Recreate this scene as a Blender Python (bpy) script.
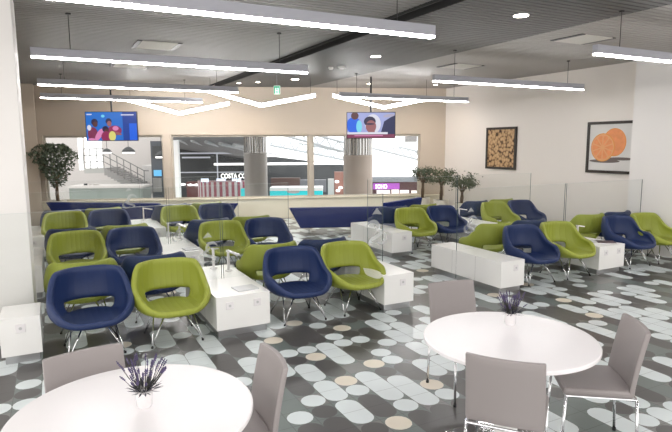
import bpy, bmesh, math, random
from mathutils import Vector, Matrix
random.seed(7)
S = bpy.context.scene
for o in list(bpy.data.objects): bpy.data.objects.remove(o)
COL = S.collection
PI = math.pi

# ------------------------------------------------------------------ camera
F, PITCH, YAW, ROLL, HC = 546.26, .1313088, .4765408, -.00556903, 2.0
fw = Vector((math.sin(YAW)*math.cos(PITCH), math.cos(YAW)*math.cos(PITCH), -math.sin(PITCH)))
r0 = Vector((math.cos(YAW), -math.sin(YAW), 0)); u0 = r0.cross(fw)
rr = math.cos(ROLL)*r0 + math.sin(ROLL)*u0
uu = -math.sin(ROLL)*r0 + math.cos(ROLL)*u0
cd = bpy.data.cameras.new('camera'); cam = bpy.data.objects.new('camera', cd); COL.objects.link(cam)
cd.sensor_fit = 'HORIZONTAL'; cd.sensor_width = 36; cd.lens = 36*F/672; cd.clip_end = 300
cam.matrix_world = Matrix(((rr.x, uu.x, -fw.x, 0), (rr.y, uu.y, -fw.y, 0), (rr.z, uu.z, -fw.z, HC), (0, 0, 0, 1)))
S.camera = cam
# ------------------------------------------------------------------ world, exposure
w = bpy.data.worlds.new('world'); S.world = w; w.use_nodes = True
w.node_tree.nodes['Background'].inputs[0].default_value = (1, .97, .93, 1)
w.node_tree.nodes['Background'].inputs[1].default_value = 1.3
S.view_settings.view_transform = 'Standard'; S.view_settings.look = 'None'
S.view_settings.gamma = 1; S.view_settings.exposure = 0.58
LAMP_E = 26.0      # radiance of the linear lamps
SPOT_W = 22.0      # accent downlights

# ------------------------------------------------------------------ materials
MATS = {}
def mat(name, col, rough=.5, metal=0, noise=0, nscale=8, bump=0, bscale=60, spec=.5, emit=None, es=1):
    if name in MATS: return MATS[name]
    m = bpy.data.materials.new(name); m.use_nodes = True
    nt = m.node_tree; b = nt.nodes['Principled BSDF']
    b.inputs['Base Color'].default_value = (*col, 1)
    b.inputs['Roughness'].default_value = rough; b.inputs['Metallic'].default_value = metal
    b.inputs['Specular IOR Level'].default_value = spec
    tc = nt.nodes.new('ShaderNodeTexCoord')
    if noise:
        n = nt.nodes.new('ShaderNodeTexNoise'); n.inputs['Scale'].default_value = nscale; n.inputs['Detail'].default_value = 4
        nt.links.new(tc.outputs['Object'], n.inputs['Vector'])
        mx = nt.nodes.new('ShaderNodeMix'); mx.data_type = 'RGBA'
        mx.inputs[6].default_value = (*[c*(1-noise) for c in col], 1); mx.inputs[7].default_value = (*[min(1, c*(1+noise)) for c in col], 1)
        nt.links.new(n.outputs['Fac'], mx.inputs[0]); nt.links.new(mx.outputs[2], b.inputs['Base Color'])
    if bump:
        n = nt.nodes.new('ShaderNodeTexNoise'); n.inputs['Scale'].default_value = bscale
        nt.links.new(tc.outputs['Object'], n.inputs['Vector'])
        bp = nt.nodes.new('ShaderNodeBump'); bp.inputs['Strength'].default_value = bump; bp.inputs['Distance'].default_value = .01
        nt.links.new(n.outputs['Fac'], bp.inputs['Height']); nt.links.new(bp.outputs[0], b.inputs['Normal'])
    if emit:
        b.inputs['Emission Color'].default_value = (*emit, 1); b.inputs['Emission Strength'].default_value = es
    MATS[name] = m; return m
def channel_mat(name, col, rough, strength, scale):
    m = mat(name, col, rough, noise=.06, nscale=5); nt = m.node_tree; b = nt.nodes['Principled BSDF']
    tc = nt.nodes.new('ShaderNodeTexCoord'); wv = nt.nodes.new('ShaderNodeTexWave'); wv.wave_profile = 'SIN'; wv.bands_direction = 'X'
    wv.inputs['Scale'].default_value = scale
    nt.links.new(tc.outputs['Object'], wv.inputs['Vector'])
    pw = nt.nodes.new('ShaderNodeMath'); pw.operation = 'POWER'; pw.inputs[1].default_value = .25
    nt.links.new(wv.outputs['Fac'], pw.inputs[0])
    bp = nt.nodes.new('ShaderNodeBump'); bp.inputs['Strength'].default_value = strength; bp.inputs['Distance'].default_value = .012
    nt.links.new(pw.outputs[0], bp.inputs['Height']); nt.links.new(bp.outputs[0], b.inputs['Normal'])
    return m
def glass_mat(name, tint, refl, rough=.0):
    m = bpy.data.materials.new(name); m.use_nodes = True; nt = m.node_tree
    nt.nodes.clear(); out = nt.nodes.new('ShaderNodeOutputMaterial')
    t = nt.nodes.new('ShaderNodeBsdfTransparent'); t.inputs[0].default_value = (*tint, 1)
    g = nt.nodes.new('ShaderNodeBsdfGlossy'); g.inputs['Roughness'].default_value = rough
    mx = nt.nodes.new('ShaderNodeMixShader'); lw = nt.nodes.new('ShaderNodeLayerWeight'); lw.inputs[0].default_value = .5
    pw = nt.nodes.new('ShaderNodeMath'); pw.operation = 'POWER'; pw.inputs[1].default_value = 4
    mul = nt.nodes.new('ShaderNodeMath'); mul.operation = 'MULTIPLY_ADD'; mul.inputs[1].default_value = refl*.6; mul.inputs[2].default_value = refl*.014
    nt.links.new(lw.outputs['Facing'], pw.inputs[0]); nt.links.new(pw.outputs[0], mul.inputs[0]); nt.links.new(mul.outputs[0], mx.inputs[0])
    nt.links.new(t.outputs[0], mx.inputs[1]); nt.links.new(g.outputs[0], mx.inputs[2]); nt.links.new(mx.outputs[0], out.inputs[0])
    MATS[name] = m; return m
def frost_mat(name, alpha):
    m = bpy.data.materials.new(name); m.use_nodes = True; nt = m.node_tree
    nt.nodes.clear(); out = nt.nodes.new('ShaderNodeOutputMaterial')
    t = nt.nodes.new('ShaderNodeBsdfTransparent'); d = nt.nodes.new('ShaderNodeBsdfDiffuse'); d.inputs[0].default_value = (.9, .92, .92, 1)
    mx = nt.nodes.new('ShaderNodeMixShader'); mx.inputs[0].default_value = alpha
    nt.links.new(t.outputs[0], mx.inputs[1]); nt.links.new(d.outputs[0], mx.inputs[2]); nt.links.new(mx.outputs[0], out.inputs[0])
    MATS[name] = m; return m

M_wall = mat('cream_paint', (.84, .785, .735), .7, bump=.05, bscale=120)
M_wallw = mat('white_paint', (.82, .79, .77), .7, bump=.05, bscale=120)
M_warm = mat('beige_paint', (.54, .46, .375), .7, bump=.05, bscale=120)
M_sill = mat('cream_panel', (.80, .74, .60), .5)
M_col = mat('column_paint', (.80, .77, .75), .6)
M_slat1 = mat('grey_slat', (.225, .217, .206), .5)
M_slat2 = mat('dark_grey_slat', (.095, .094, .092), .5)
M_slat3 = mat('pale_slat', (.34, .32, .30), .5)
M_black = mat('plenum_black', (.02, .02, .02), .9)
M_blackp = mat('black_plastic', (.015, .015, .017), .4)
M_alu = mat('aluminium', (.42, .42, .47), .6)
M_chrome = mat('chrome', (.78, .78, .8), .12, 1)
M_white = mat('white_laminate', (.90, .89, .87), .28, noise=.01)
M_plinth = mat('brushed_plinth', (.45, .45, .46), .3, .9)
M_table = mat('white_tabletop', (.88, .85, .86), .22)
M_blue = channel_mat('navy_upholstery', (.010, .027, .105), .5, .12, 5.2)
M_green = channel_mat('lime_upholstery', (.31, .35, .045), .5, .30, 5.2)
M_sofa = mat('sofa_navy', (.010, .024, .15), .55, noise=.1, spec=.25)
M_taupe = mat('taupe_leatherette', (.315, .282, .278), .5, bump=.08, bscale=200)
M_lamp = mat('lamp_diffuser', (1, 1, 1), .4, emit=(1, .98, .97), es=LAMP_E)
M_spot = mat('spot_lens', (1, 1, 1), .4, emit=(1, .9, .78), es=14)
M_glass = glass_mat('clear_glass', (.972, .98, .977), .8)
M_wglass = glass_mat('window_glass', (.97, .98, .98), .6)
M_edge = mat('glass_edge', (.10, .13, .13), .2)
M_frost = frost_mat('frosted_film', .30)
M_frame = mat('window_frame', (.50, .45, .38), .5)
M_leaf = mat('leaf_green', (.085, .11, .07), .6, noise=.5, nscale=9)
M_leaf2 = mat('leaf_olive', (.09, .11, .06), .6, noise=.5, nscale=9)
M_bark = mat('bark', (.16, .11, .07), .85, noise=.3, nscale=20)
M_soil = mat('soil', (.06, .045, .035), .95)
M_pot = mat('cream_pot', (.80, .75, .66), .5)
M_lav = mat('lavender_purple', (.085, .065, .15), .7, noise=.5, nscale=40)
M_lavd = mat('dried_stem', (.045, .045, .04), .8)
M_porc = mat('white_porcelain', (.86, .83, .84), .2)

# ------------------------------------------------------------------ mesh builder
class MB:
    def __init__(s): s.v = []; s.f = []; s.m = []
    def add(s, vs, fs, mi=0):
        k = len(s.v); s.v += [tuple(v) for v in vs]; s.f += [tuple(i+k for i in f) for f in fs]; s.m += [mi]*len(fs); return s
    def box(s, x0, x1, y0, y1, z0, z1, mi=0):
        return s.add([(x0,y0,z0),(x1,y0,z0),(x1,y1,z0),(x0,y1,z0),(x0,y0,z1),(x1,y0,z1),(x1,y1,z1),(x0,y1,z1)],
            [(0,3,2,1),(4,5,6,7),(0,1,5,4),(1,2,6,5),(2,3,7,6),(3,0,4,7)], mi)
    def hexa(s, b, t, mi=0):   # four bottom, four top points
        return s.add(list(b)+list(t), [(3,2,1,0),(4,5,6,7),(0,1,5,4),(1,2,6,5),(2,3,7,6),(3,0,4,7)], mi)
    def tube(s, pts, r, n=8, mi=0, cap=True):
        pts = [Vector(p) for p in pts]; k0 = len(s.v); rs = r if isinstance(r, (list, tuple)) else [r]*len(pts)
        a = None
        for i, p in enumerate(pts):
            d = (pts[min(i+1, len(pts)-1)] - pts[max(i-1, 0)]).normalized()
            if a is None:
                a = d.orthogonal().normalized()
            a = (a - d*a.dot(d)).normalized(); b = d.cross(a)
            for j in range(n):
                t = 2*PI*j/n; s.v.append(tuple(p + (a*math.cos(t)+b*math.sin(t))*rs[i]))
        for i in range(len(pts)-1):
            for j in range(n):
                q = k0+i*n; s.f.append((q+j, q+(j+1)%n, q+n+(j+1)%n, q+n+j)); s.m.append(mi)
        if cap:
            s.f.append(tuple(k0+j for j in reversed(range(n)))); s.m.append(mi)
            q = k0+(len(pts)-1)*n; s.f.append(tuple(q+j for j in range(n))); s.m.append(mi)
        return s
    def lathe(s, prof, n=32, c=(0,0,0), mi=0):
        k0 = len(s.v)
        for (r, z) in prof:
            for j in range(n):
                t = 2*PI*j/n; s.v.append((c[0]+r*math.cos(t), c[1]+r*math.sin(t), c[2]+z))
        for i in range(len(prof)-1):
            for j in range(n):
                q = k0+i*n; s.f.append((q+j, q+(j+1)%n, q+n+(j+1)%n, q+n+j)); s.m.append(mi)
        s.f.append(tuple(k0+j for j in reversed(range(n)))); s.m.append(mi)
        q = k0+(len(prof)-1)*n; s.f.append(tuple(q+j for j in range(n))); s.m.append(mi)
        return s
    def prism(s, poly, z0, z1, mi=0):
        n = len(poly)
        return s.add([(x,y,z0) for x,y in poly]+[(x,y,z1) for x,y in poly],
            [tuple(reversed(range(n))), tuple(range(n, 2*n))]+[(i,(i+1)%n,n+(i+1)%n,n+i) for i in range(n)], mi)
    def build(s, name, m, parent=None, smooth=False, bevel=0, M=None):
        me = bpy.data.meshes.new(name); me.from_pydata(s.v, [], s.f)
        for x in (m if isinstance(m, (list, tuple)) else [m]): me.materials.append(x)
        me.polygons.foreach_set('material_index', s.m)
        if M is not None: me.transform(M)
        o = bpy.data.objects.new(name, me); COL.objects.link(o)
        if smooth is True: me.polygons.foreach_set('use_smooth', [True]*len(s.f))
        if bevel:
            md = o.modifiers.new('bevel', 'BEVEL'); md.width = bevel; md.segments = 2; md.limit_method = 'ANGLE'; md.angle_limit = .7
        if smooth == 'auto':
            me.polygons.foreach_set('use_smooth', [True]*len(s.f)); bake(o)
            try: o.data.set_sharp_from_angle(angle=.6)
            except Exception: pass
        if parent is not None: o.parent = parent
        me.update(); return o
def bake(o):
    if not o.modifiers: return
    dg = bpy.context.evaluated_depsgraph_get(); dg.update()
    me = bpy.data.meshes.new_from_object(o.evaluated_get(dg)); o.modifiers.clear(); o.data = me
def empty(name, loc=(0,0,0), rz=0):
    o = bpy.data.objects.new(name, None); COL.objects.link(o); o.location = loc; o.rotation_euler = (0,0,rz); o.empty_display_size = .1; return o
def tag(o, label, cat, group=None, kind=None):
    o['label'] = label; o['category'] = cat
    if group: o['group'] = group
    if kind: o['kind'] = kind
    return o
def struct(o, label=None, cat=None):
    o['kind'] = 'structure'
    if label: o['label'] = label
    if cat: o['category'] = cat
    return o
def copy_tree(o, parent=None):
    c = o.copy(); COL.objects.link(c)
    if parent is not None: c.parent = parent
    for ch in list(o.children): copy_tree(ch, c)
    return c
nF = Vector((math.sin(YAW), math.cos(YAW), 0))
def at(px, py, D):          # the point of the place seen at this pixel, D metres in front of the viewer
    d = fw + rr*((px-336)/F) - uu*((py-216)/F)
    return Vector((0, 0, HC)) + d*(D/d.dot(nF))

# ================================================================== FLOOR
def make_floor():
    X0, X1, Y0, Y1, P = -1.4, 10.2, -1.6, 17.4, .2
    mb = MB()
    WH, CR, DK, BG = 0, 1, 2, 3
    fixed = {1.9: [(3.2,3.6,WH),(3.6,4.0,WH),(4.0,4.4,WH)], 2.3: [(3.4,4.0,WH),(4.2,4.8,WH)],
             2.1: [(3.0,3.2,CR),(3.2,3.6,DK),(3.8,4.0,CR),(4.0,4.4,DK),(4.6,4.8,WH)], 1.7: [(3.4,3.6,DK),(3.6,3.8,WH),(3.8,4.2,DK)],
             1.5: [(3.4,3.6,WH)], 2.5: [(4.0,4.2,CR),(4.2,4.6,DK),(4.8,5.0,WH)], 2.7: [(4.0,4.2,WH),(4.2,4.4,WH),(4.4,4.6,DK),(5.0,5.2,CR)],
             3.1: [(4.0,4.4,WH),(4.4,4.8,WH),(4.8,5.2,WH)], 2.9: [(4.0,4.4,DK),(4.4,4.6,WH)]}
    def stad(cx, a, b, c):
        r = P/2*.985; n = 8; L0 = a+P/2; L1 = b-P/2
        pts = [(cx+r*math.cos(t), L1+r*math.sin(t)) for t in [PI*i/n for i in range(n+1)]] + [(cx+r*math.cos(t), L0+r*math.sin(t)) for t in [PI+PI*i/n for i in range(n+1)]]
        mb.add([(x, y, 0) for x, y in pts], [tuple(range(len(pts)))], c)
        x0, x1 = cx-P/2, cx+P/2
        ring = [(x1, L1)] + [(x1, b)]*(n//2) + [(cx, b)] + [(x0, b)]*(n//2-1) + [(x0, L1)]
        def corner(cs, cp):   # fan from the corner to the arc points
            mb.add([(cp[0], cp[1], 0)]+[(x, y, 0) for x, y in cs], [(0, i+2, i+1) if True else None for i in range(len(cs)-1)], bg)
        top = pts[:n+1]; bot = pts[n+1:]; h = n//2
        corner(top[:h+1], (x1, b)); corner(top[h:], (x0, b)); corner(bot[:h+1], (x0, a)); corner(bot[h:], (x1, a))
        # slivers beside and past the shape
        mb.add([(x1, b, 0), (x1, a, 0), (cx+r, L0, 0), (cx+r, L1, 0)], [(0, 1, 2, 3)], bg)
        mb.add([(x0, a, 0), (x0, b, 0), (cx-r, L1, 0), (cx-r, L0, 0)], [(0, 1, 2, 3)], bg)
        mb.add([(x0, b, 0), (x1, b, 0), (cx, b-P/2*.015, 0)], [(0, 1, 2)], bg)
        mb.add([(x1, a, 0), (x0, a, 0), (cx, a+P/2*.015, 0)], [(0, 1, 2)], bg)
    ncol = int(round((X1-X0)/P)); phase = 0
    for i in range(ncol):
        cx = X0 + P/2 + i*P
        key = next((k for k in fixed if abs(k-cx) < .05), None)
        fx = sorted(fixed.get(key, []))
        y = Y0; last = -1
        while y < Y1-.01:
            bg = random.choice((3, 3, 4))
            hit = next((q for q in fx if abs(q[0]-y) < .02), None)
            if hit: L = round((hit[1]-hit[0])/P); c = hit[2]
            else:
                L = random.choice((1, 1, 1, 2, 2, 3, 3)); 
                nx = next((q for q in fx if q[0] > y+.02), None)
                if nx: L = max(1, min(L, round((nx[0]-y)/P)))
                L = max(1, min(L, int(round((Y1-y)/P))))
                pool = [WH]*9+[CR]*(2 if L == 1 else 0)+[DK]*8+[BG]*3
                c = random.choice(pool)
                if c == last == DK: c = WH
                if c == last == WH and random.random() < .6: c = DK
            last = c
            if c == BG:
                mb.add([(cx-P/2, y, 0), (cx+P/2, y, 0), (cx+P/2, y+L*P, 0), (cx-P/2, y+L*P, 0)], [(0, 1, 2, 3)], bg)
            else: stad(cx, y, y+L*P, c)
            y += L*P
    def tile(name, col, rough):
        m = mat(name, col, rough, noise=.12, nscale=3); nt = m.node_tree; b = nt.nodes['Principled BSDF']
        mixn = [n for n in nt.nodes if n.bl_idname == 'ShaderNodeMix'][0]
        tc = nt.nodes.new('ShaderNodeTexCoord'); br = nt.nodes.new('ShaderNodeTexBrick')
        mp = nt.nodes.new('ShaderNodeMapping'); mp.inputs['Location'].default_value = (0, 0, 0)
        br.offset = 0; br.inputs['Scale'].default_value = 1; br.inputs['Brick Width'].default_value = .2; br.inputs['Row Height'].default_value = .2
        br.inputs['Mortar Size'].default_value = .0025; br.inputs['Mortar Smooth'].default_value = .1
        nt.links.new(tc.outputs['Object'], mp.inputs[0]); nt.links.new(mp.outputs[0], br.inputs['Vector'])
        m2 = nt.nodes.new('ShaderNodeMix'); m2.data_type = 'RGBA'; m2.inputs[7].default_value = (*[c*.55 for c in col], 1)
        nt.links.new(br.outputs['Fac'], m2.inputs[0]); nt.links.new(mixn.outputs[2], m2.inputs[6]); nt.links.new(m2.outputs[2], b.inputs['Base Color'])
        return m
    mats = [tile('floor_white', (.68, .735, .745), .28), tile('floor_cream', (.74, .67, .56), .28), tile('floor_dark', (.075, .070, .069), .28),
            tile('floor_grey_green', (.145, .172, .163), .28), tile('floor_grey', (.175, .175, .170), .28)]
    return struct(mb.build('floor', mats), 'patterned floor of white and dark pill shapes on grey tiles', 'floor')
make_floor()

# ================================================================== CEILING
CH = 3.5
def slats(x0, x1, m, name='ceiling', pitch=.1, wd=.078, th=.03):
    mb = MB(); y = -2.
    while y < 17.2:
        mb.box(x0, x1, y, y+wd, CH, CH+th); y += pitch
    return struct(mb.build(name, m), 'linear slat ceiling field', 'ceiling')
slats(-2.2, 3.68, M_slat1); slats(3.92, 6.15, M_slat2); slats(6.15, 10.2, M_slat3)
struct(MB().box(-2.2, 10.2, -2, 17.2, 3.75, 3.85).build('ceiling', M_black), 'dark soffit above the slats', 'ceiling')
struct(MB().box(3.68, 3.70, -2, 17.2, 3.47, 3.56).box(3.90, 3.92, -2, 17.2, 3.47, 3.56).build('trim_1', M_black), 'black edges of ceiling channel', 'trim')

# ================================================================== WALLS
struct(MB().box(9.8, 10.0, -1.6, 12.6, 0, 3.8).build('wall_right', M_wall), 'cream wall carrying the two pictures', 'wall')
struct(MB().box(9.47, 9.8, 4.9, 6.50, 0, 3.5).build('trim_2', M_wallw), 'white pillar projecting from the right wall', 'pillar')
struct(MB().box(-1.3, -.255, 6.25, 6.95, 0, 3.5).build('trim_3', M_col, bevel=.01), 'white column at the left edge', 'column')
struct(MB().box(-.85, -.68, 6.95, 16.3, 0, 3.8).build('wall_left', M_warm), 'beige wall behind the left column', 'wall')
struct(MB().box(-.68, -.30, 15.55, 15.95, 0, 3.5).build('trim_4', M_warm, bevel=.01), 'beige pilaster in the far left corner', 'pilaster')
WO = Vector((-.65, 16.06, 0)); WA = math.atan2(-.3387, .9409)
WM = Matrix.Translation(WO) @ Matrix.Rotation(WA, 4, 'Z')      # wall frame: x along the wall, -y towards the lounge
def W(s, y=0, z=0): return WM @ Vector((s, y, z))
mb = MB(); mb.box(-.3, 11.3, 0, .2, 0, .53); mb.box(-.3, 11.3, 0, .2, 2.25, 3.8); mb.box(-.3, .49, 0, .2, .53, 2.25); mb.box(10.39, 11.3, 0, .2, .53, 2.25)
mb.box(3.45, 3.66, 0, .2, .53, 2.25)
struct(mb.build('wall_back', [M_warm], M=WM), 'beige wall over the long interior window', 'wall')
struct(MB().box(.2, 11.1, -.012, -.001, 0, .52).build('baseboard_back', M_sill, M=WM), 'cream panel under the windows', 'panel')
struct(MB().box(.2, 11.0, -.05, .2, .53, .57).build('trim_5', M_sill, M=WM, bevel=.006), 'window sill', 'sill')
k = 1
for (a, b) in ((.49, 3.45), (3.66, 7.28), (7.38, 10.39)):
    g = empty('window_%d' % k, W(a, .1, .57)); g.rotation_euler = (0, 0, WA); struct(g, 'glazed interior window onto the hall', 'window')
    L = b-a
    MB().box(0, L, -.035, .035, 1.63, 1.68).box(0, L, -.035, .035, 0, .03).box(0, .04, -.035, .035, .03, 1.63).box(L-.04, L, -.035, .035, .03, 1.63).build('window_frame', M_frame, g)
    MB().box(.04, L-.04, -.004, .004, .03, 1.63).build('window_pane', M_wglass, g)
    k += 1
struct(MB().box(7.28, 7.38, 0, .2, .57, 2.25).build('trim_6', M_frame, M=WM), 'mullion', 'mullion')

# ================================================================== LINEAR LAMPS
def linear_lamp(x0, y, L, label, group='long linear pendant lamps', z=2.98):
    t = empty('pendant_lamp', (x0, y, z)); tag(t, label, 'pendant lamp', group)
    h = .095
    MB().box(0, L, -.036, .036, .018, .018+h).build('housing', M_alu, t, bevel=.004)
    MB().box(0.005, L-.005, -.032, .032, 0, .018).build('diffuser', M_lamp, t)
    for q in (.12*L, .88*L):
        MB().tube([(q, 0, .11), (q, 0, CH-z)], .004, 6).build('cable', M_blackp, t)
        MB().lathe([(.03, CH-z-.015), (.03, CH-z)], 12, (q, 0, 0)).build('ceiling_cap', M_blackp, t)
    return t
LX0, LX1 = -.14, 5.52
words = ('nearest', 'second', 'third', 'farthest')
for i, y in enumerate((4.3, 7.18, 10.4, 13.2)):
    linear_lamp(LX0, y, 3.4, 'linear pendant lamp over the left seats, %s of four from the viewer' % words[i])
for i, y in enumerate((4.3, 7.25, 10.5)):
    linear_lamp(LX1, y, 3.5, ('linear pendant lamp near the picture wall, %s of three from the viewer' % ('nearest', 'middle', 'farthest')[i]))
for y in (1.3, -.9):  # lamps out of view, added along the same grid to light the lounge
    for x in (LX0, LX1):
        linear_lamp(x, y, 3.45, 'added unseen linear pendant lamp over the cafe tables, %s column, %s' % ('left' if x < 3 else 'right', 'nearer the seats' if y > 0 else 'farther from the seats'), 'added unseen pendant lamps over the cafe tables')
for (a, m, b, D, lab) in (((126,101), (180,115), (229,105), 13.4, 'glowing white chevron lamp at left, just right of the left television'),
                       ((206,92), (261,107), (315,97), 12.6, 'glowing white chevron lamp in the middle, below the exit sign'),
                       ((333,97), (384,109), (430,100), 13.3, 'glowing white chevron lamp above the right television')):
    A, Mm, B = at(*a, D), at(*m, D), at(*b, D); t = empty('chevron_lamp', Mm); tag(t, lab, 'chevron lamp', 'chevron lamps by the windows')
    mb = MB(); h = MB()
    for P, Q in ((A-Mm, Vector((0,0,0))), (Vector((0,0,0)), B-Mm)):
        n = Vector((-.459, -.889, 0))*.03 if False else Vector((.459, .889, 0))*.035
        up = Vector((0, 0, .045)); up2 = Vector((0, 0, .07))
        mb.hexa([P-n, Q-n, Q+n, P+n], [P-n+up2, Q-n+up2, Q+n+up2, P+n+up2])
        h.hexa([P-n+up2, Q-n+up2, Q+n+up2, P+n+up2], [P-n+up2*1.3, Q-n+up2*1.3, Q+n+up2*1.3, P+n+up2*1.3])
    mb.build('diffuser', M_lamp, t); h.build('housing', M_alu, t)
    for P in (A-Mm, B-Mm):
        P = P*.92; MB().tube([P+Vector((0,0,.12)), (P.x, P.y, CH-Mm.z)], .004, 6).build('cable', M_blackp, t)

# ceiling fittings
def panel(x0, x1, y0, y1, label):
    t = empty('ceiling_panel', ((x0+x1)/2, (y0+y1)/2, CH)); tag(t, label, 'ceiling vent', 'pale rectangular ceiling vents'); w, h = (x1-x0)/2, (y1-y0)/2
    MB().box(-w, w, -h, h, -.012, -.004).build('grille', mat('vent_pale', (.62, .60, .55), .6, bump=.3, bscale=200), t)
    mb = MB(); mb.box(-w-.07, -w, -h, h, -.01, 0); mb.box(w, w+.07, -h, h, -.01, 0); mb.build('side_gap', M_blackp, t)
panel(1.27, 1.77, 8.52, 9.18, 'pale rectangular ceiling vent at left, nearer of the two before the left television')
panel(1.15, 1.72, 11.0, 11.55, 'pale rectangular ceiling vent at left, farther of the two before the left television')
panel(6.72, 7.3, 5.4, 5.95, 'pale rectangular ceiling vent at right above the picture wall lamps, nearer the viewer')
panel(6.95, 7.55, 8.4, 8.95, 'pale rectangular ceiling vent at right, farther one over the middle lamp')
def downlight(x, y, label, r=.09, watt=0):
    t = empty('downlight', (x, y, CH)); tag(t, label, 'downlight', 'recessed ceiling downlights')
    MB().lathe([(r*1.15, -.008), (r*1.15, 0)], 20).build('ring', M_alu, t)
    MB().lathe([(r, -.012), (r, -.008)], 20).build('lens', M_spot, t)
    if watt:
        l = bpy.data.lights.new('spot_glow', 'SPOT'); l.energy = watt; l.color = (1, .80, .58); l.spot_size = 2.4; l.spot_blend = .8; l.shadow_soft_size = .08
        o = bpy.data.objects.new('bulb', l); COL.objects.link(o); o.parent = t; o.location = (0, 0, -.03)
downlight(5.04, 4.96, 'bright downlight in the dark ceiling strip, nearest to the viewer', .085)
downlight(5.08, 8.31, 'bright downlight in the middle of the dark ceiling strip', .085)
downlight(5.14, 11.99, 'bright downlight at the far end of the dark ceiling strip', .085, SPOT_W)
downlight(4.55, 12.9, 'small warm downlight left of the exit sign', .05, SPOT_W)
downlight(4.2, 13.3, 'small warm downlight farther left of the exit sign', .05, SPOT_W)
for x, y, lab in ((7.2, 12.1, 'warm downlight close to the wall above the right television'), (1.3, 14.4, 'warm downlight close to the wall above the left television'), (8.9, 11.6, 'warm downlight in the far right corner of the ceiling')):
    downlight(x, y, lab, .05, SPOT_W)
for x, y, lab, r in ((4.99, 9.85, 'small round white detector on dark ceiling, left of the pair', .05), (5.12, 9.65, 'round white smoke detector on dark ceiling, right of the pair', .075)):
    tag(MB().lathe([(r*.6, -.05), (r, -.03), (r, 0)], 16, (x, y, CH)).build('smoke_detector', M_white), lab, 'smoke detector', 'ceiling detectors')
# exit sign
p = at(277, 90, 12.3); t = empty('exit_sign', p, -YAW); tag(t, 'small lit green and white pictogram exit sign hanging from ceiling', 'exit sign')
t.scale = (.75, .75, .75); MB().box(-.09, .09, -.02, .02, -.12, .12).build('sign_box', mat('exit_white', (.8, .9, .85), .4, emit=(.75, 1, .88), es=.9), t)
Mgx = mat('exit_green', (.02, .35, .2), .4, emit=(.02, .35, .2), es=.5)
mb = MB(); mb.box(-.085, -.05, -.024, -.021, -.11, .11); mb.box(.05, .085, -.024, -.021, -.11, .11); mb.box(-.05, .05, -.024, -.021, .06, .11)
mb.add([(0, -.025, -.02), (.035, -.025, .03), (-.035, -.025, .03)], [(0, 1, 2)]); mb.box(-.012, .012, -.024, -.021, .03, .06); mb.box(-.03, .03, -.024, -.021, -.08, -.04)
mb.build('pictogram', Mgx, t); MB().tube([(0, 0, .12), (0, 0, (CH-p.z)/.75)], .006, 6).build('rod', M_alu, t)

# ================================================================== TELEVISIONS
def em(name, c, es=1.0): return mat('tv_'+name, (0.005, .005, .005), .4, emit=c, es=es*.62)
def ell(cx, cz, rx, rz, n=20, rot=0):
    out = []
    for i in range(n):
        t = 2*PI*i/n; x, z = rx*math.cos(t), rz*math.sin(t)
        out.append((cx+x*math.cos(rot)-z*math.sin(rot), cz+x*math.sin(rot)+z*math.cos(rot)))
    return out
def tv(cx, cy, px, D, ytop, ybot, wpx, shapes, label, rz):
    c = at(px, (ytop+ybot)/2, D); w = wpx/F*D/2; h = (ybot-ytop)/F*D/2
    t = empty('television', c, rz); tag(t, label, 'television', 'televisions hung from the ceiling')
    MB().box(-w-.015, w+.015, 0, .05, -h-.015, h+.015).build('casing', M_blackp, t, bevel=.004)
    names = sorted(set(s[0] for s in shapes), key=lambda k: [s[0] for s in shapes].index(k)); mb = MB()
    for i, (mn, pts) in enumerate(shapes):
        y = -.002-.0004*i
        P = [(max(-1, min(1, x))*w, y, max(-1, min(1, z))*h) for x, z in pts]
        mb.add(P, [tuple(range(len(P)))], names.index(mn))
    mb.build('screen', [MATS['tv_'+n] for n in names], t)
    MB().tube([(0, .06, h*.5), (0, .06, CH-c.z)], .022, 8).build('hanging_pole', M_blackp, t)
    MB().box(-.15, .15, .05, .07, -.1, .15).build('bracket', M_blackp, t)
em('blue', (.01, .16, .62)); em('bluedk', (.005, .05, .33)); em('cyan', (.2, .7, .9)); em('skin', (.10, .03, .035)); em('claret', (.30, .02, .10)); em('pink', (.75, .25, .5))
em('yellow', (.75, .7, .2)); em('white', (.75, .75, .85)); em('hair', (.02, .015, .06)); em('maroon', (.22, .03, .09)); em('skinl', (.33, .12, .13)); em('lilac', (.38, .42, .75)); em('navy', (.015, .02, .09)); em('royal', (.01, .13, .80)); em('grey', (.45, .42, .55))
R4 = lambda a, b, c, d: [(a, c), (b, c), (b, d), (a, d)]
tv(0, 0, 111.5, 13.2, 112.5, 140, 50, [('blue', R4(-1, 1, -1, 1)), ('bluedk', R4(.45, 1, -1, 1)), ('royal', R4(.7, 1, -1, .2)), ('cyan', ell(-.32, .72, .07, .1)),
    ('maroon', ell(-.75, -.55, .2, .5)), ('hair', ell(-.66, .3, .13, .24)), ('skin', ell(-.64, .15, .10, .2)), ('pink', ell(-.5, -.6, .12, .45, rot=-.3)), ('white', ell(-.88, -.1, .08, .2)),
    ('hair', ell(-.1, .35, .12, .22)), ('skinl', ell(-.08, .18, .09, .2)), ('claret', ell(.12, -.3, .28, .35)), ('hair', ell(-.24, -.2, .13, .22)), ('skin', ell(-.2, -.33, .09, .15)),
    ('claret', ell(-.22, -.75, .2, .4)), ('pink', ell(.16, -.15, .12, .16)), ('skinl', ell(.2, -.5, .22, .09, rot=-.5)), ('yellow', ell(.02, -.7, .14, .35)), ('pink', ell(-.8, -.92, .15, .08)), ('white', R4(.4, .9, .76, .84)), ('white', R4(-.95, -.75, .8, .88))],
   'television at left showing three hugging sportsmen on bright blue', -YAW)
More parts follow.
